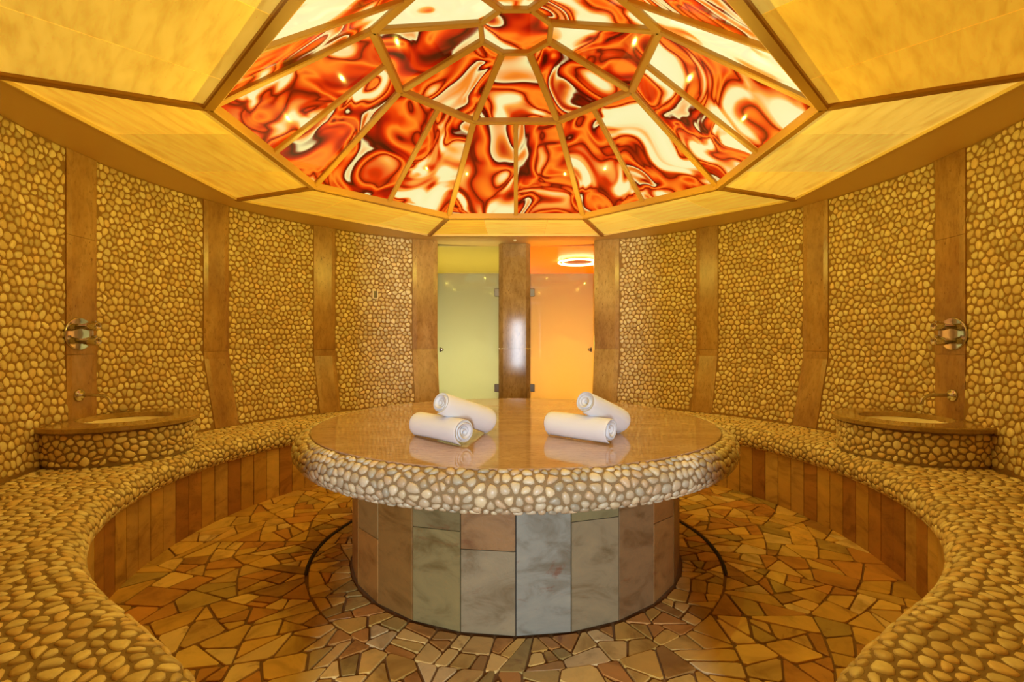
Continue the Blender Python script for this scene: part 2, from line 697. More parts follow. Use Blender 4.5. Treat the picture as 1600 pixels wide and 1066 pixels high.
for p in add_ring(0.935, 1.145, 1.05, 0.006, 0.016, TY):
    stones.append(p)
for p in add_ring(1.165, 2.06, 1.6, 0.009, 0.034, TY+0.03):
    stones.append(p)
ent = []
bsp([(-0.6, -1.4), (0.6, -1.4), (0.6, 0.93), (-0.6, 0.93)], 0.012, 0.03, ent)
stones += ent


def stone_vf(p):
    q = inset(p, random.uniform(0.0025, 0.0065))
    if len(q) < 3 or area(q) < 0.0006:
        return None
    q = chaikin(q, random.uniform(0.05, 0.13), 1)
    c = centroid(q)
    dz = random.uniform(-0.001, 0.0015)
    tx, ty = random.gauss(0, 0.004), random.gauss(0, 0.004)
    n = len(q)
    k = 0.0016/max(0.03, math.sqrt(abs(area(q)))*0.5)
    base = [(a, b, -0.012) for a, b in q]
    mid = [(a, b, -0.0016+dz+(a-c[0])*tx+(b-c[1])*ty) for a, b in q]
    top = [(a+(c[0]-a)*k, b+(c[1]-b)*k, 0.0+dz+(a-c[0])*tx+(b-c[1])*ty) for a, b in q]
    return loft([base, mid, top], True, False, True)


sv = []
for p in stones:
    if area(p) < 0:
        p = p[::-1]
    r = stone_vf(p)
    if r:
        c = centroid(p)
        d = max(0.2, c[1])
        px = 806+FPX*c[0]/d; py = 535+FPX*EYE/d
        onscr = c[1] > 0.5 and 120 < px < 1500 and py < 1075
        hid = math.hypot(c[0], c[1]-TY) < 0.9 or (c[1] > 3.6 and abs(c[0]) < 0.9)
        sv.append((abs(area(p))/d**3*(1 if onscr and not hid else 0), r, c))
sv.sort(key=lambda t: -t[0])
restV = []; restC = []
for i, (sc_, (V, F), c) in enumerate(sv):
    k = random.choice(PAL_FLOOR)
    f = random.uniform(0.85, 1.12)
    colr = (k[0]*f, k[1]*f, k[2]*f)
    if i < 300 and sc_ > 0:
        mesh('flagstone', V, F, M['sandstone'], floor, colr)
    else:
        restV.append((V, F)); restC += [(*colr, 1)]*len(V)
V, F = join_vf(restV)
mesh('flagstone_field', V, F, M['sandstone'], floor, np.array(restC), kind='stuff')
# dark drain slot around the table
L = []
for r, z in ((1.146, -0.002), (1.149, 0.0015), (1.161, 0.0015), (1.164, -0.002)):
    L.append([(r*math.sin(a*PI/90), TY+r*math.cos(a*PI/90), z) for a in range(-55, 56)])
V, F = loft(L, False)
mesh('drain_slot', V, F, M['dark'], floor)

# ------------------------------------------------------------ structure: walls with pebbles
COLS = [22.5, 45.9, 68.1, 91.0]
HALF = [3.05, 2.35, 2.35, 2.3]
ZTOP = ZC+0.02


def wall_side(side, name):
    th0, th1 = 19.5, 167.8
    nT, zs = 120, [-0.02, 0.3, 0.52, 0.65, 0.8, 0.95, 1.04, 1.09, 1.127, 1.4, 1.8, 2.1, ZTOP]
    inner = []
    for z in zs:
        inner.append([pol(side, (th0+(th1-th0)*i/nT)*D2R, float(wall_R((th0+(th1-th0)*i/nT)*D2R, z)), z) for i in range(nT+1)])
    outer = [[pol(side, (th0+(th1-th0)*i/nT)*D2R, 2.95, z) for i in range(nT+1)] for z in (ZTOP, -0.02)]
    V, F = loft(inner+outer+[inner[0]], False)
    n = nT+1
    F.append(tuple(i*n for i in range(len(zs)+2)))
    F.append(tuple(i*n+n-1 for i in range(len(zs)+2))[::-1])
    w_ = mesh(name, V, F, M['grout_wall'])
    tag(w_, kind='structure')
    cells = []
    edges = [(COLS[0]+HALF[0], COLS[1]-HALF[1]), (COLS[1]+HALF[1], COLS[2]-HALF[2]), (COLS[2]+HALF[2], COLS[3]-HALF[3]), (COLS[3]+HALF[3], 113.0)]
    for a, b in edges:
        cells.append(pebble_cells(a*D2R*RW, b*D2R*RW, 0.53, ZC-0.003, 0.0475, 0.0029, 0.38))
    cells = np.concatenate(cells)

    def mp(u, v, h):
        th = u/RW
        R = wall_R(th, v)-h
        return side*R*np.sin(th), CY+R*np.cos(th), v
    pebbles(cells, mp, w_, 0.006)
    return w_


wall_l = wall_side(-1, 'wall_left')
wall_r = wall_side(1, 'wall_right')

# entrance jambs and lintel behind the camera
jy0, jy1 = -0.35, 0.44
for s, nm in ((-1, 'wall_entrance_left'), (1, 'wall_entrance_right')):
    V, F = rbox(s*0.65, (jy0+jy1)/2, ZC/2, 0.18, jy1-jy0, ZC, 0.004)
    tag(mesh(nm, V, F, M['plaster']), kind='structure')
V, F = rbox(0, (jy0+jy1)/2-0.05, 2.23, 1.12, jy1-jy0-0.1, 0.24, 0.004)
tag(mesh('wall_entrance_lintel', V, F, M['plaster']), kind='structure')

# ------------------------------------------------------------ structure: ceiling
T225 = math.tan(22.5*D2R)
RI, RO = 1.49, 2.225
oc = []
NSEG = 96
for i in range(NSEG):
    a = 2*PI*i/NSEG
    k = round(a/(PI/4))*PI/4
    r = RO/math.cos(a-k)
    oc.append((r*math.sin(a), CY+r*math.cos(a)))
circ = [(2.8*math.sin(2*PI*i/NSEG), CY+2.8*math.cos(2*PI*i/NSEG)) for i in range(NSEG)]
L = [[(x, y, ZC+0.028) for x, y in oc], [(x, y, ZC) for x, y in oc], [(x, y, ZC) for x, y in circ], [(x, y, ZC+0.028) for x, y in circ]]
ceil = mesh('ceiling', *loft(L), M['soffit'])
tag(ceil, kind='structure')


def pd(al, r, t, z):
    """point at radial r, tangential t in the sector facing bearing al"""
    return (r*math.sin(al)+t*math.cos(al), CY+r*math.cos(al)-t*math.sin(al), z)


PAL_PANEL = [(1.0, 0.68, 0.08), (1.0, 0.62, 0.055), (1.0, 0.73, 0.12), (0.98, 0.58, 0.045)]
for k in range(8):
    al = k*PI/4
    trap = [(-RI*T225, RI), (RI*T225, RI), (RO*T225, RO), (-RO*T225, RO)]
    pieces = [clip(clip(trap, 0.3, 0, 1, 0), -0.3, 0, -1, 0), clip(trap, 0.3, 0, -1, 0), clip(trap, -0.3, 0, 1, 0)]
    for q in pieces:
        q = inset(q, 0.0018)
        c = centroid(q)
        zz = ZC+0.014
        o = empty('tmp') if False else None
        top = [(x-c[0], y-c[1], 0.010) for x, y in q]
        b1 = [(x-c[0], y-c[1], 0.0015) for x, y in q]
        b0 = [((x-c[0])*0.995, (y-c[1])*0.995, 0) for x, y in q]
        V, F = loft([top, b1, b0], True, True, True)
        f = random.uniform(0.85, 1.1)
        pc = random.choice(PAL_PANEL)
        o = mesh('ceiling_panel', V, F, M['panel'], ceil, (pc[0]*f, pc[1]*f, pc[2]*f))
        o.location = pd(al, c[1], c[0], zz)
        o.rotation_euler = (0, 0, -al)
    a2 = al+22.5*D2R
    cs = math.cos(22.5*D2R)
    V, F = bar((RI/cs*math.sin(a2), CY+RI/cs*math.cos(a2), ZC-0.006), ((RO+0.0)/cs*math.sin(a2), CY+(RO+0.0)/cs*math.cos(a2), ZC-0.006), 0.042, 0.03, (0, 0, 1))
    mesh('ceiling_rib', V, F, M['frame'], ceil)
    # thin bead along the outer edge of the panels
    V, F = bar(pd(al, RO-0.008, -RO*T225, ZC-0.004), pd(al, RO-0.008, RO*T225, ZC-0.004), 0.014, 0.02, (0, 0, 1))
    mesh('edge_bead', V, F, M['soffit'], ceil)

# cover above the panels keeps the room closed (roof slab, out of sight)
V, F = loft([[(x, y, ZC+0.05) for x, y in [(2.9*math.sin(2*PI*i/32), CY+2.9*math.cos(2*PI*i/32)) for i in range(32)]],
             [(x, y, ZC+0.05) for x, y in [(1.66*math.sin(2*PI*i/32), CY+1.66*math.cos(2*PI*i/32)) for i in range(32)]]])
tag(mesh('ceiling_slab', V, F, M['plaster']), kind='structure')

# ------------------------------------------------------------ glass dome
dome = empty('glass_dome', (0, CY, ZC))
tag(dome, 'octagonal stained glass dome with red and orange swirls set in gold bars', 'skylight')
RINGS = [(1.49, ZC), (0.782, 2.889), (0.21, 3.084)]


def dv(i, k, dr=0.0, dz=0.0):
    r, z = RINGS[i]
    a = (k*45+22.5)*D2R
    rr = (r+dr)/math.cos(22.5*D2R)
    return Vector((rr*math.sin(a), rr*math.cos(a), z-ZC+dz))


def pane(pts, out_n, name='glass_pane'):
    # pts: Vectors in dome coordinates; inset a little and given thickness
    c = sum(pts, Vector())/len(pts)
    q = [p+(c-p).normalized()*0.006 for p in pts]
    th = 0.010
    lo = [p+out_n*0.022 for p in q]
    hi = [p+out_n*(0.022+th) for p in q]
    V, F = loft([[tuple(p) for p in hi], [tuple(p) for p in lo]], True, True, True)
    col = (random.random()*1.0, random.random()*1.0, random.random()*1.0)
    if name == 'top_pane':
        col = (0.31, 0.62, 0.12)
    return mesh(name, V, F, M['glass_art'], dome, col)


for k in range(8):
    for i in (0, 1):
        a, b = dv(i, k-1), dv(i, k)
        c, d = dv(i+1, k), dv(i+1, k-1)
        n = (b-a).cross(d-a).normalized()
        if n.z < 0: n = -n
        if i == 0:
            m0, m1 = (a+b)/2, (c+d)/2
            pane([a, m0, m1, d], n); pane([m0, b, c, m1], n)
            V, F = bar(m0, m1, 0.036, 0.04, n)
            mesh('glazing_bar', V, F, M['frame'], dome)
        else:
            pane([a, b, c, d], n)
    for i in (0, 1):
        p0, p1 = dv(i, k), dv(i+1, k)
        mid = Vector((math.sin((k*45+22.5)*D2R), math.cos((k*45+22.5)*D2R), 0))
        up = Vector((0, 0, 1)) + mid*0.6
        V, F = bar(p0-Vector((0, 0, 0.006)), p1-Vector((0, 0, 0.006)), 0.046, 0.05, up)
        mesh('hip_bar', V, F, M['frame'], dome)
    for i in (0, 1, 2):
        p0, p1 = dv(i, k-1), dv(i, k)
        V, F = bar(p0-Vector((0, 0, 0.008)), p1-Vector((0, 0, 0.008)), [0.05, 0.048, 0.032][i], 0.05, (0, 0, 1))
        mesh('ring_bar', V, F, M['frame'], dome)
pane([dv(2, k) for k in range(8)], Vector((0, 0, 1)), 'top_pane')

# ------------------------------------------------------------ pilasters
PNAMES = ['beside the doors', 'second from the doors', 'third from the doors', 'behind the wash basin']


def pilaster(side, k):
    sname = 'left' if side < 0 else 'right'
    c, h = COLS[k], HALF[k]
    t = empty('stone_pilaster', pol(side, c*D2R, RW, 0.52))
    what = ['polished granite pilaster flanking the %s cabin door', 'granite pilaster second from the doors on the %s wall',
            'granite pilaster third from the doors on the %s wall, bent at its foot', 'granite pilaster behind the %s wash basin, carrying its taps'][k]
    glass = {-1: ['pale green', 'left', 'left', 'left'], 1: ['orange', 'right', 'right', 'right']}[side][k]
    tag(t, what % glass, 'pilaster', 'granite pilasters around the room')
    ox, oy, oz = t.location
    zz = [(0.525, ZJ-0.001), (ZJ+0.001, 1.83-0.001), (1.83+0.001, ZC-0.001)] if k == 3 else [(0.525, ZJ-0.001), (ZJ+0.001, ZC-0.001)]
    if k == 0:
        zz = [(0.0, ZJ-0.001), (ZJ+0.001, ZC-0.001)]
    for z0, z1 in zz:
        nz = 10 if z1 < 1.2 else 2
        prof = []
        loops = []
        for i in range(nz+1):
            z = z0+(z1-z0)*i/nz
            row = []
            for j in range(7):
                f = j/6*2-1
                th = (c+h*0.992*f)*D2R
                dR = 0.011 if abs(f) < 0.99 else 0.007
                lt = float(wall_R(c*D2R, z)) if k != 3 else RW
                x, y, _ = pol(side, th, lt-dR, z)
                row.append((x-ox, y-oy, z-oz))
            for f in (1, -1):
                th = (c+h*0.992*f)*D2R
                x, y, _ = pol(side, th, RW+0.02, z)
                row.append((x-ox, y-oy, z-oz))
            loops.append(row)
        V, F = loft(loops, True, True, True)
        mesh('stone_slab', V, F, M['pilaster'], t)


for s in (-1, 1):
    for k in range(4):
        pilaster(s, k)

# ------------------------------------------------------------ benches
def nose_off(thd):
    return np.interp(thd, [0, 148, 152, 156, 160, 163, 166, 180], [0, 0, 0.012, 0.035, 0.075, 0.13, 0.2, 0.25])


NC_R, NC_Z, NA, NB = 2.062, 0.445, 0.085, 0.075
# profile by arclength v: 0 at the wall (R grows with the wall) -> flat top -> nose
FLAT = 0.45
ARC = PI*0.08*1.02


def bench_pt(side, th, v, h):
    """th radians array, v arclength, h height over the surface"""
    off = nose_off(np.abs(th)/D2R)
    Rw = wall_R(th, 0.52)
    Rn = NC_R+off
    t = np.clip(v/FLAT, 0, 1)
    Rf = Rw+(Rn-Rw)*t
    ang = np.clip((v-FLAT)/ARC, 0, 1.1)*PI      # 0 top .. pi bottom
    onarc = v > FLAT
    R = np.where(onarc, Rn-(NA+h)*np.sin(ang), Rf)
    z = np.where(onarc, NC_Z+(NB+h)*np.cos(ang), 0.52+h)
    return side*R*np.sin(th), CY+R*np.cos(th), z


TH_E = 164.5


def bench(side):
    sname = 'left' if side < 0 else 'right'
    t = empty('stone_bench', (side*2.2, CY, 0))
    tag(t, 'curved pebble-covered bench with sandstone tile front along the %s wall' % sname, 'bench', 'curved benches along the round wall')
    ox, oy, oz = t.location
    # body under the pebbles
    vs = [0.0, 0.1, 0.2, 0.3, 0.4]+[FLAT+ARC*i/10 for i in range(0, 10)]
    nT = 110
    ths = [(25.6+(TH_E-25.6)*i/nT)*D2R for i in range(nT+1)]
    loops = []
    for v in vs:
        X, Y, Z = bench_pt(side, np.array(ths), np.full(nT+1, v), np.zeros(nT+1))
        loops.append([(x-ox, y-oy, z-oz) for x, y, z in zip(X, Y, Z)])
    for R, z in ((2.045, 0.375), (2.045, 0.0), (2.5, 0.0)):
        row = []
        for th in ths:
            RR = R+float(nose_off(th/D2R)) if R < 2.4 else float(wall_R(th, 0.52))
            x, y, _ = pol(side, th, RR, z)
            row.append((x-ox, y-oy, z-oz))
        loops.append(row)
    V, F = loft(loops+[loops[0]], False)
    n = nT+1
    F.append(tuple(i*n for i in range(len(loops)))); F.append(tuple(i*n+n-1 for i in range(len(loops)))[::-1])
    mesh('bench_body', V, F, M['grout'], t, None, False)
    RR = 2.2
    cells = pebble_cells(26*D2R*RR, (TH_E-0.3)*D2R*RR, 0.006, FLAT+ARC*0.93, 0.045, 0.0036, 0.45)

    def mp(u, v, h):
        X, Y, Z = bench_pt(side, u/RR, v, h)
        return X-ox, Y-oy, Z-oz
    # pebbles() scores in world space: shift back inside
    def mpw(u, v, h):
        return bench_pt(side, u/RR, v, h)
    t.location = (0, 0, 0)
    pebbles(cells, mpw, t, 0.0052)
    for ch in t.children:
        ch.location = (0, 0, 0) if ch.name.startswith('pebble') else (ox, oy, oz)
    # tiles of the front
    step = 3.3
    a = 26.0
    i = 0
    while a+step < TH_E:
        th0, th1 = (a+0.065)*D2R, (a+step-0.065)*D2R
        of = float(nose_off(a+step/2))
        k = random.choice([srgb(196, 154, 84), srgb(208, 168, 98), srgb(186, 142, 74), srgb(176, 124, 66), srgb(200, 162, 98), srgb(190, 150, 90), srgb(164, 112, 60)])
        L0 = []
        for R in (2.05, 2.026, 2.024, 2.024, 2.026, 2.05):
            pass
        d = random.uniform(-0.001, 0.001)
        def corner(th, R): return pol(side, th, R+of+d, 0)[:2]
        e = 0.0016/2.03
        sec = [corner(th0, 2.046), corner(th0, 2.0275), corner(th0+e, 2.026), corner(th1-e, 2.026), corner(th1, 2.0275), corner(th1, 2.046)]
        V, F = loft([[(x, y, 0.0) for x, y in sec], [(x, y, 0.385) for x, y in sec]], True, True, True)
        mesh('front_tile', V, F, M['tile'], t, k)
        a += step
    return t


bench(-1)
bench(1)

# ------------------------------------------------------------ the round stone table
HT = 0.737
tab = empty('heated_stone_table', (0, 0, 0))
tag(tab, 'big round stone table with polished granite top, pebble rim and tiled pedestal', 'table')


def circ_loop(r, z, n=128, cx=0, cyy=TY):
    return [(cx+r*math.sin(2*PI*i/n), cyy+r*math.cos(2*PI*i/n), z) for i in range(n)]


V, F = loft([circ_loop(1.128, HT-0.03), circ_loop(1.131, HT-0.003), circ_loop(1.128, HT)], True, False, True)
mesh('granite_top', V, F, M['tabletop'], tab)
TR, TZ, TA, TB = 1.131, 0.655, 0.080, 0.074
loops = []
for i in range(13):
    a = PI*i/12
    loops.append(circ_loop(TR+TA*math.sin(a), TZ+TB*math.cos(a)))
loops.append(circ_loop(0.9, TZ-TB)); 
V, F = loft([circ_loop(1.10, TZ+TB)]+loops, True)
mesh('table_rim', V, F, M['grout'], tab, None, True)
RRIM = 1.19
TARC = PI*0.078
cells = pebble_cells(-PI*RRIM, PI*RRIM, 0.10*TARC*0+0.001, TARC*0.93, 0.0415, 0.0027)


def mp_rim(u, v, h):
    th = PI+u/RRIM
    a = v/TARC*PI
    R = TR+(TA+h)*np.sin(a)
    return R*np.sin(th), TY+R*np.cos(th), TZ+(TB+h)*np.cos(a)


pebbles(cells, mp_rim, tab, 0.0085, palette=PEB_T)
# pedestal: 25 flat tiles round a core; bearings measured from the side facing the camera
V, F = loft([circ_loop(0.89, 0.0, 75), circ_loop(0.89, TZ-TB+0.002, 75)], True, False, False)
mesh('pedestal_core', V, F, M['dark'], tab)
RP = 0.925
ZP = TZ-TB+0.004
PSP = {-3: ('two', 0.50, 0.53), -1: ('two', 0.43, 0.43), -2: ('two', 0.52, 0.51), 1: ('two', 0.545, 0.52), 3: ('two', 0.47, 0.50), 2: None}
OR_, BR, OL = srgb(186, 136, 68), srgb(160, 122, 66), srgb(166, 150, 98)
# height of the horizontal joint at the left and right edge of a tile (k=0 sits right of the middle)
splits = {-4: (0.285, 0.294), -2: (0.406, 0.416), -1: (0.344, 0.344), 1: (0.454, 0.448), 3: (0.364, 0.342)}
cmap = {-5: OR_, -4: srgb(194, 140, 70), -3: srgb(166, 124, 64), -2: OL, -1: srgb(172, 156, 120), 0: srgb(168, 166, 148), 1: srgb(168, 152, 116), 2: srgb(160, 126, 84), 3: srgb(178, 130, 72), 4: BR}
cmap_top = {-4: srgb(176, 140, 80), -2: srgb(150, 136, 92), -1: srgb(176, 134, 84), 1: srgb(154, 144, 100), 3: srgb(176, 122, 64)}
for k in range(-12, 13):
    b0, b1 = (k*14.4+0.12)*D2R, ((k+1)*14.4-0.12)*D2R
    def pt(b, r, z): return (r*math.sin(b), TY-r*math.cos(b), z)
    c0 = cmap.get(k, random.choice([OR_, BR, OL]))
    def slab_piece(zl, zr, zl2, zr2, c):
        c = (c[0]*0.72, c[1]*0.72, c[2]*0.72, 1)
        e = 0.12*D2R
        def loop(ba, bb, r, g):
            return [pt(ba, r, zl+g), pt(bb, r, zr+g), pt(bb, r, zr2-g), pt(ba, r, zl2-g)]
        V, F = loft([loop(b0, b1, 0.892, 0), loop(b0, b1, RP-0.002, 0), loop(b0+e, b1-e, RP, 0.0015)], True, True, True)
        mesh('pedestal_tile', V, F, M['tile'], tab, c)
    if k in splits:
        l, r = splits[k]
        slab_piece(0.0, 0.0, l-0.001, r-0.001, c0)
        slab_piece(l+0.001, r+0.001, ZP, ZP, cmap_top[k])
    else:
        slab_piece(0.0, 0.0, ZP, ZP, c0)

# ------------------------------------------------------------ doors, cabins and the pillar between them
YD = 5.62
XL, XR = -0.912, 0.908


def boxvf(x0, x1, y0, y1, z0, z1):
    return rbox((x0+x1)/2, (y0+y1)/2, (z0+z1)/2, x1-x0, y1-y0, z1-z0, min(0.003, (x1-x0)/4, (y1-y0)/4))


YB = 7.95
for nm, x0, x1, m in (('green', -1.5, -0.02, 'green_wall'), ('orange', 0.02, 1.5, 'orange_wall')):
    s = 'left' if nm == 'green' else 'right'
    parts = [boxvf(x0-0.06 if s == 'left' else x1, x0 if s == 'left' else x1+0.06, 5.75, YB, 0, ZC+0.03),
             boxvf(x0-0.06, x1+0.06, YB, YB+0.06, 0, ZC+0.03),
             boxvf(-1.5, XL, 5.66, 5.75, 0, ZC) if s == 'left' else boxvf(XR, 1.5, 5.66, 5.75, 0, ZC)]
    V, F = join_vf(parts)
    tag(mesh('wall_%s_cabin' % s, V, F, M[m]), kind='structure')
    V, F = boxvf(x0-0.06 if s == 'left' else x0, x1 if s == 'left' else x1+0.06, 5.80, YB, ZC+0.001, ZC+0.03)
    tag(mesh('ceiling_%s_cabin' % s, V, F, M[m]), kind='structure')
    V, F = boxvf(x0, x1, 5.3, YB, -0.03, -0.012)
    tag(mesh('floor_%s_cabin' % s, V, F, M['sandstone'], None, srgb(196, 150, 88)), kind='structure')
for s, m, nm in ((-1, 'green_wall', 'wall_divider_left'), (1, 'orange_wall', 'wall_divider_right')):
    V, F = boxvf(min(0, s*0.02)-0.0, max(0, s*0.02), 5.9, YB, 0, ZC)
    tag(mesh(nm, V, F, M[m]), kind='structure')

pil = empty('stone_pillar', (-0.015, YD, 0))
tag(pil, 'polished brown granite pillar between the green and the orange glass doors', 'pillar')
hw, ch, dp = 0.182, 0.05, 0.36
sec = [(-hw+ch, 0), (hw-ch, 0), (hw, ch), (hw, dp), (-hw, dp), (-hw, ch)]
for z0, z1 in ((0, ZJ-0.0008), (ZJ+0.0008, ZC-0.001)):
    V, F = loft([[(x, y, z0) for x, y in sec], [(x, y, z1) for x, y in sec]], True, True, True)
    mesh('stone_slab', V, F, M['pillar'], pil)
# small detector on the ceiling in front of the pillar
V, F = lathe([(0.02, 0), (0.02, -0.006), (0.014, -0.014), (0.006, -0.018)], 20, (0, 0, 0))
o = mesh('ceiling_sensor', V, F, M['ceramic'], None, None, True)
o.location = (-0.01, 5.42, ZC)
tag(o, 'tiny round sensor on the ceiling in front of the pillar', 'sensor')


def door(n, side, x0, x1, m):
    d = empty('door_%d' % n, ((x0+x1)/2, YD+0.08, 0))
    tag(d, kind='structure')
    w2 = (x1-x0)/2
    V, F = rbox(0, 0, 0.01+0.995, w2*2, 0.010, 1.985, 0.003)
    mesh('glass_panel', V, F, M[m], d)
    hx = w2 if side < 0 else -w2        # hinge edge, at the pillar
    for z in (1.775, 0.67):
        V, F = join_vf([rbox(hx-(-side)*0.018*1, -0.012, z, 0.066, 0.014, 0.088, 0.004),
                        rbox(hx-(-side)*0.018, 0.012, z, 0.066, 0.014, 0.088, 0.004)])
        h_ = mesh('hinge', V, F, M['steel'], d)
        V, F = lathe([(0.010, -0.040), (0.010, 0.040)], 12, (hx+(-side)*0.014*1, -0.022, z))
        mesh('hinge_pin', V, F, M['dark'], h_)
    kx = -hx+(0.055 if side < 0 else -0.055)
    V, F = join_vf([lathe([(0.019, 0), (0.019, 0.004), (0.010, 0.006), (0.010, 0.024), (0.018, 0.028), (0.018, 0.045), (0.014, 0.048)], 20, (kx, -0.005, 1.115), 'Y', -1)])
    mesh('door_knob', V, F, M['chrome'], d, None, True)
    V, F = rbox(-hx+(0.036 if side < 0 else -0.036), -0.010, 1.115, 0.016, 0.012, 0.05, 0.003)
    mesh('latch_plate', V, F, M['steel'], d)


door(1, -1, XL+0.001, -0.1975, 'green_glass')
door(2, 1, 0.1675, XR-0.001, 'orange_glass')

# ring lamps on the orange cabin ceiling
V, F = join_vf([])
for r, loc, nm in ((0.27, (0.86, 6.78, ZC-0.03), 'ring_lamp'),):
    t = empty(nm, loc)
    tag(t, 'glowing ring lamp on the ceiling of the orange cabin', 'lamp')
    pth = [(r*math.cos(2*PI*i/40), r*math.sin(2*PI*i/40), 0) for i in range(41)]
    V, F = tube(pth, 0.011, 8)
    mesh('light_ring', V, F, M['ring'], t, None, True)
    pth = [(r*0.8*math.cos(2*PI*i/40), r*0.8*math.sin(2*PI*i/40), 0.004) for i in range(41)]
    V, F = tube(pth, 0.007, 8)
    mesh('light_ring', V, F, M['ring'], t, None, True)
    V, F = lathe([(r*0.75, 0.027), (r*0.75, 0.015), (r*0.7, 0.010)], 32)
    mesh('lamp_plate', V, F, M['steel'], t)

# ------------------------------------------------------------ wash basins
BX, BYc, BR_ = 2.42, 3.0, 0.415
ZS = 0.745


def basin(side):
    sname = 'left' if side < 0 else 'right'
    t = empty('wash_basin', (0, 0, 0))
    tag(t, 'round wash basin with granite slab and pebble skirt on the %s bench' % sname, 'basin', 'wash basins built on the benches')
    n = 72

    def lp(r, z, dy=0.0, cx=BX):
        out = []
        for i in range(n):
            f = 2*PI*i/n
            x = cx-r*math.cos(f); y = BYc+r*math.sin(f)
            R = math.hypot(x, y-CY)
            th = math.atan2(x, y-CY)
            lim = float(wall_R(min(th, 93.2*D2R), z))-0.012
            if R > lim:
                x *= lim/R; y = CY+(y-CY)*lim/R
            out.append((side*x, y, z))
        return out
    hr, hc = 0.235, BX-0.045
    V, F = loft([lp(hr, ZS-0.03, cx=hc), lp(hr-0.002, ZS-0.004, cx=hc), lp(hr+0.003, ZS, cx=hc), lp(BR_-0.008, ZS), lp(BR_, ZS-0.006), lp(BR_, ZS-0.026), lp(BR_-0.006, ZS-0.031), lp(hr, ZS-0.03, cx=hc)])
    mesh('granite_slab', V, F, M['slab'], t)
    bowl = [lp(hr+0.008, ZS-0.0305, cx=hc), lp(hr-0.004, ZS-0.033, cx=hc), lp(hr-0.03, ZS-0.075, cx=hc), lp(hr-0.08, ZS-0.12, cx=hc), lp(0.06, ZS-0.145, cx=hc), lp(0.02, ZS-0.148, cx=hc)]
    V, F = loft(bowl, True, False, True)
    mesh('bowl', V, F, M['ceramic'], t, None, True)
    V, F = lathe([(0.024, 0.0), (0.024, 0.003), (0.016, 0.005), (0.0155, 0.003)], 20, (side*hc, BYc, ZS-0.147))
    mesh('drain', V, F, M['chrome'], t)
    rs = BR_-0.032
    V, F = loft([lp(rs, 0.522), lp(rs, ZS-0.031)])
    mesh('skirt', V, F, M['grout'], t, None, True)
    # range of bearings where the skirt stands free of the wall
    ok = [f for f in np.linspace(-PI, PI, 721) if math.hypot(BX-rs*math.cos(f), rs*math.sin(f)+BYc-CY) < 2.60]
    f0, f1 = min(ok), max(ok)
    cells = pebble_cells(f0*rs, f1*rs, 0.53, ZS-0.034, 0.043, 0.003)

    def mp(u, v, h):
        f = u/rs
        return side*(BX-(rs+h)*np.cos(f)), BYc+(rs+h)*np.sin(f), v
    pebbles(cells, mp, t, 0.0075)


basin(-1)
basin(1)


def faucet(side):
    sname = 'left' if side < 0 else 'right'
    x0 = side*(RW-0.012)
    t = empty('wall_spout', (x0, 2.93, 0.885))
    tag(t, 'curved chrome wall spout over the %s basin' % sname, 'tap', 'chrome spouts over the basins')
    s = -side
    V, F = lathe([(0.036, 0.0), (0.036, 0.008), (0.031, 0.012), (0.016, 0.014), (0.015, 0.030)], 28, (0, 0, 0), 'X', s)
    mesh('rosette', V, F, M['chrome'], t, None, True)
    path = [(s*0.01, 0, 0), (s*0.05, 0, 0.0), (s*0.10, 0, 0.0), (s*0.14, 0, -0.002), (s*0.165, 0, -0.010), (s*0.182, 0, -0.026), (s*0.188, 0, -0.046), (s*0.189, 0, -0.062)]
    V, F = tube(path, [0.011]*7+[0.0115], 16)
    mesh('spout', V, F, M['chrome'], t, None, True)


def mixer(side):
    sname = 'left' if side < 0 else 'right'
    x0 = side*(RW-0.012)
    t = empty('shower_mixer', (x0, 2.93, 1.25))
    tag(t, 'round chrome shower mixer with two knobs on the %s pilaster' % sname, 'mixer', 'chrome shower mixers on the pilasters')
    s = -side
    V, F = lathe([(0.098, 0.0), (0.098, 0.004), (0.095, 0.008), (0.092, 0.0085), (0.02, 0.0088)], 48, (0, 0, 0), 'X', s)
    mesh('cover_plate', V, F, M['chrome'], t, None, True)
    for z in (0.044, -0.044):
        V, F = lathe([(0.015, 0.008), (0.015, 0.032), (0.019, 0.034), (0.019, 0.052), (0.024, 0.055), (0.025, 0.070), (0.024, 0.112), (0.021, 0.117), (0.017, 0.114), (0.014, 0.108)], 28, (0, 0, z), 'X', s)
        k = mesh('knob', V, F, M['chrome'], t, None, True)
        V, F = rbox(s*0.09, 0, z+0.027, 0.03, 0.012, 0.014, 0.003)
        mesh('grip', V, F, M['chrome'], k)


for s in (-1, 1):
    faucet(s); mixer(s)


# small bracket on the pebble wall left of the doors
th = 34.5*D2R
bx_, by_, _ = pol(-1, th, RW-0.010, 0)
t = empty('wall_bracket', (bx_, by_, 1.697), th)
tag(t, 'tiny U-shaped bracket on the pebble wall left of the doors', 'bracket')
V, F = join_vf([rbox(-0.024, -0.012, 0, 0.012, 0.018, 0.085, 0.002), rbox(0.024, -0.012, 0, 0.012, 0.018, 0.085, 0.002)])
mesh('bracket_arm', V, F, M['ceramic'], t)
V, F = rbox(0, -0.012, -0.037, 0.036, 0.018, 0.012, 0.002)
mesh('bracket_foot', V, F, M['ceramic'], t)
V, F = rbox(0, -0.004, 0.005, 0.034, 0.006, 0.068, 0.002)
mesh('back_plate', V, F, M['steel'], t)


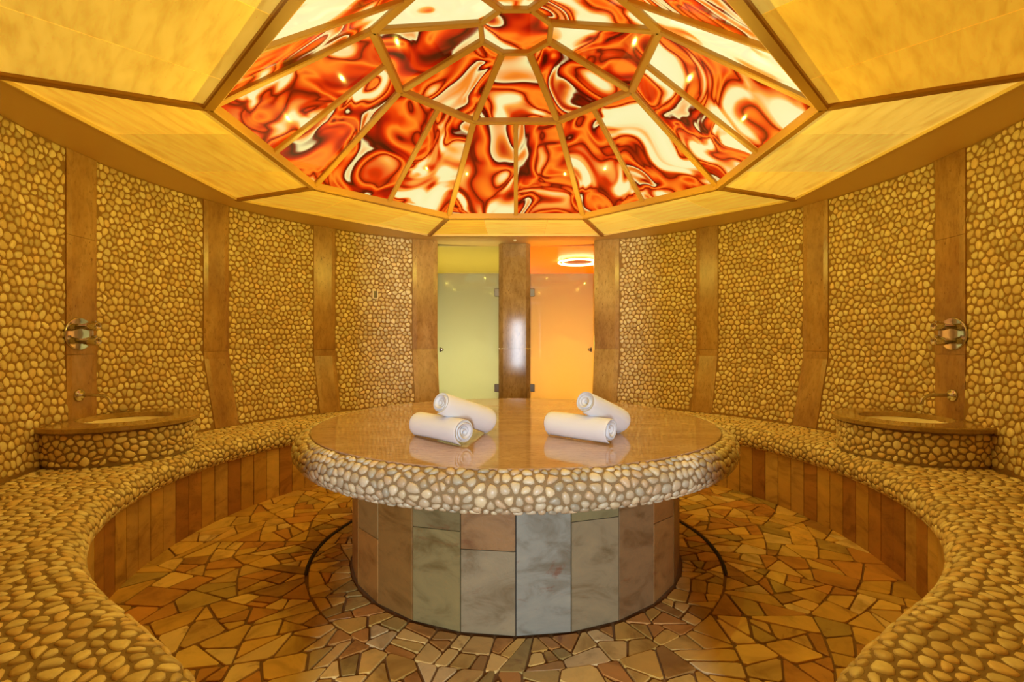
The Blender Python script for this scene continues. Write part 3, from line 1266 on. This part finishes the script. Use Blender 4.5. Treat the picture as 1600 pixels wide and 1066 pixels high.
# ------------------------------------------------------------ rolled towels
def towel(p0, p1, r, label, seed, squash=0.95, twist=0.0, taper=0.0):
    rr = random.Random(seed)
    p0, p1 = Vector(p0), Vector(p1)
    ax = (p1-p0); Lh = ax.length/2; ax.normalize()
    c = (p0+p1)/2
    t_turns = 3.7
    S = 110
    r0 = 0.010
    pitch = (r-r0)/t_turns
    secs = [(-1, 0.35, 0.0), (-1, 0.8, 0.004), (-1, 1.0, 0.010), (-0.8, 1, 0), (-0.5, 1, 0), (-0.2, 1, 0), (0.1, 1, 0), (0.4, 1, 0), (0.7, 1, 0), (1, 1.0, -0.010), (1, 0.8, -0.004), (1, 0.35, 0.0)]
    loops = []
    ph = [rr.uniform(0, 6.28) for _ in range(6)]
    for si, (f, thk, dx) in enumerate(secs):
        outer, inner = [], []
        for i in range(S+1):
            q = i/S
            a = q*t_turns*2*PI+twist
            rad = r0+pitch*t_turns*q
            th = pitch*0.985*thk*min(1, (1-q)*S/3+0.25)
            # the inner turns telescope a little in or out
            tele = (0.005*math.sin(a*0.5+ph[0])+0.002*math.sin(a*1.7+ph[1])-0.006*(1-q)**2)*abs(f)**4*(1 if f > 0 else -1)*1.0
            x = f*Lh+dx+tele
            wob = 1+taper*f+0.012*math.sin(2*a+ph[2]+f*2.0)+0.010*math.sin(3*a+ph[3]-f*3.1)+0.018*math.sin(f*2.6+ph[4])
            for rad2, lst in ((rad, outer), (rad-th, inner)):
                rad3 = (rad2-pitch*0.45*(1-thk)*(1 if rad2 == rad else -1))*wob
                lst.append((x, rad3*math.cos(a), rad3*math.sin(a)*squash))
        loops.append(outer+inner[::-1])
    V, F = loft(loops, True, False, False)
    # close both ends with quads across the strip
    n = 2*(S+1)
    for base, flip in ((0, False), ((len(secs)-1)*n, True)):
        for i in range(S):
            q = (base+i, base+i+1, base+n-2-i, base+n-1-i)
            F.append(q if flip else q[::-1])
    o = mesh('rolled_towel', V, F, M['towel'], None, None, True)
    o.location = c
    q = Vector((1, 0, 0)).rotation_difference(ax)
    # keep the local z as near to up as possible
    zz = Vector((0, 0, 1)); y = zz.cross(ax).normalized(); z2 = ax.cross(y)
    o.rotation_euler = Matrix((ax, y, z2)).transposed().to_euler()
    tag(o, label, 'towel', 'white rolled towels on the stone table')
    return o


rb = 0.064
zb = HT+rb*0.965
for nm, sd, b0, b1, t0, t1 in (
        ('left', 3, (-0.480, 2.45), (-0.228, 2.205), (-0.350, 2.27, 0.922), (-0.150, 2.52, 0.804)),
        ('right', 11, (0.182, 2.46), (0.435, 2.235), (0.322, 2.30, 0.922), (0.528, 2.53, 0.802))):
    towel((*b0, zb), (*b1, zb), rb, 'white rolled towel lying flat under another, %s pair on the table' % nm, sd, twist=0.0)
    towel(t0, t1, 0.065, 'white rolled towel leaning on top of another, %s pair on the table' % nm, sd+1, twist=0.25, taper=0.09)
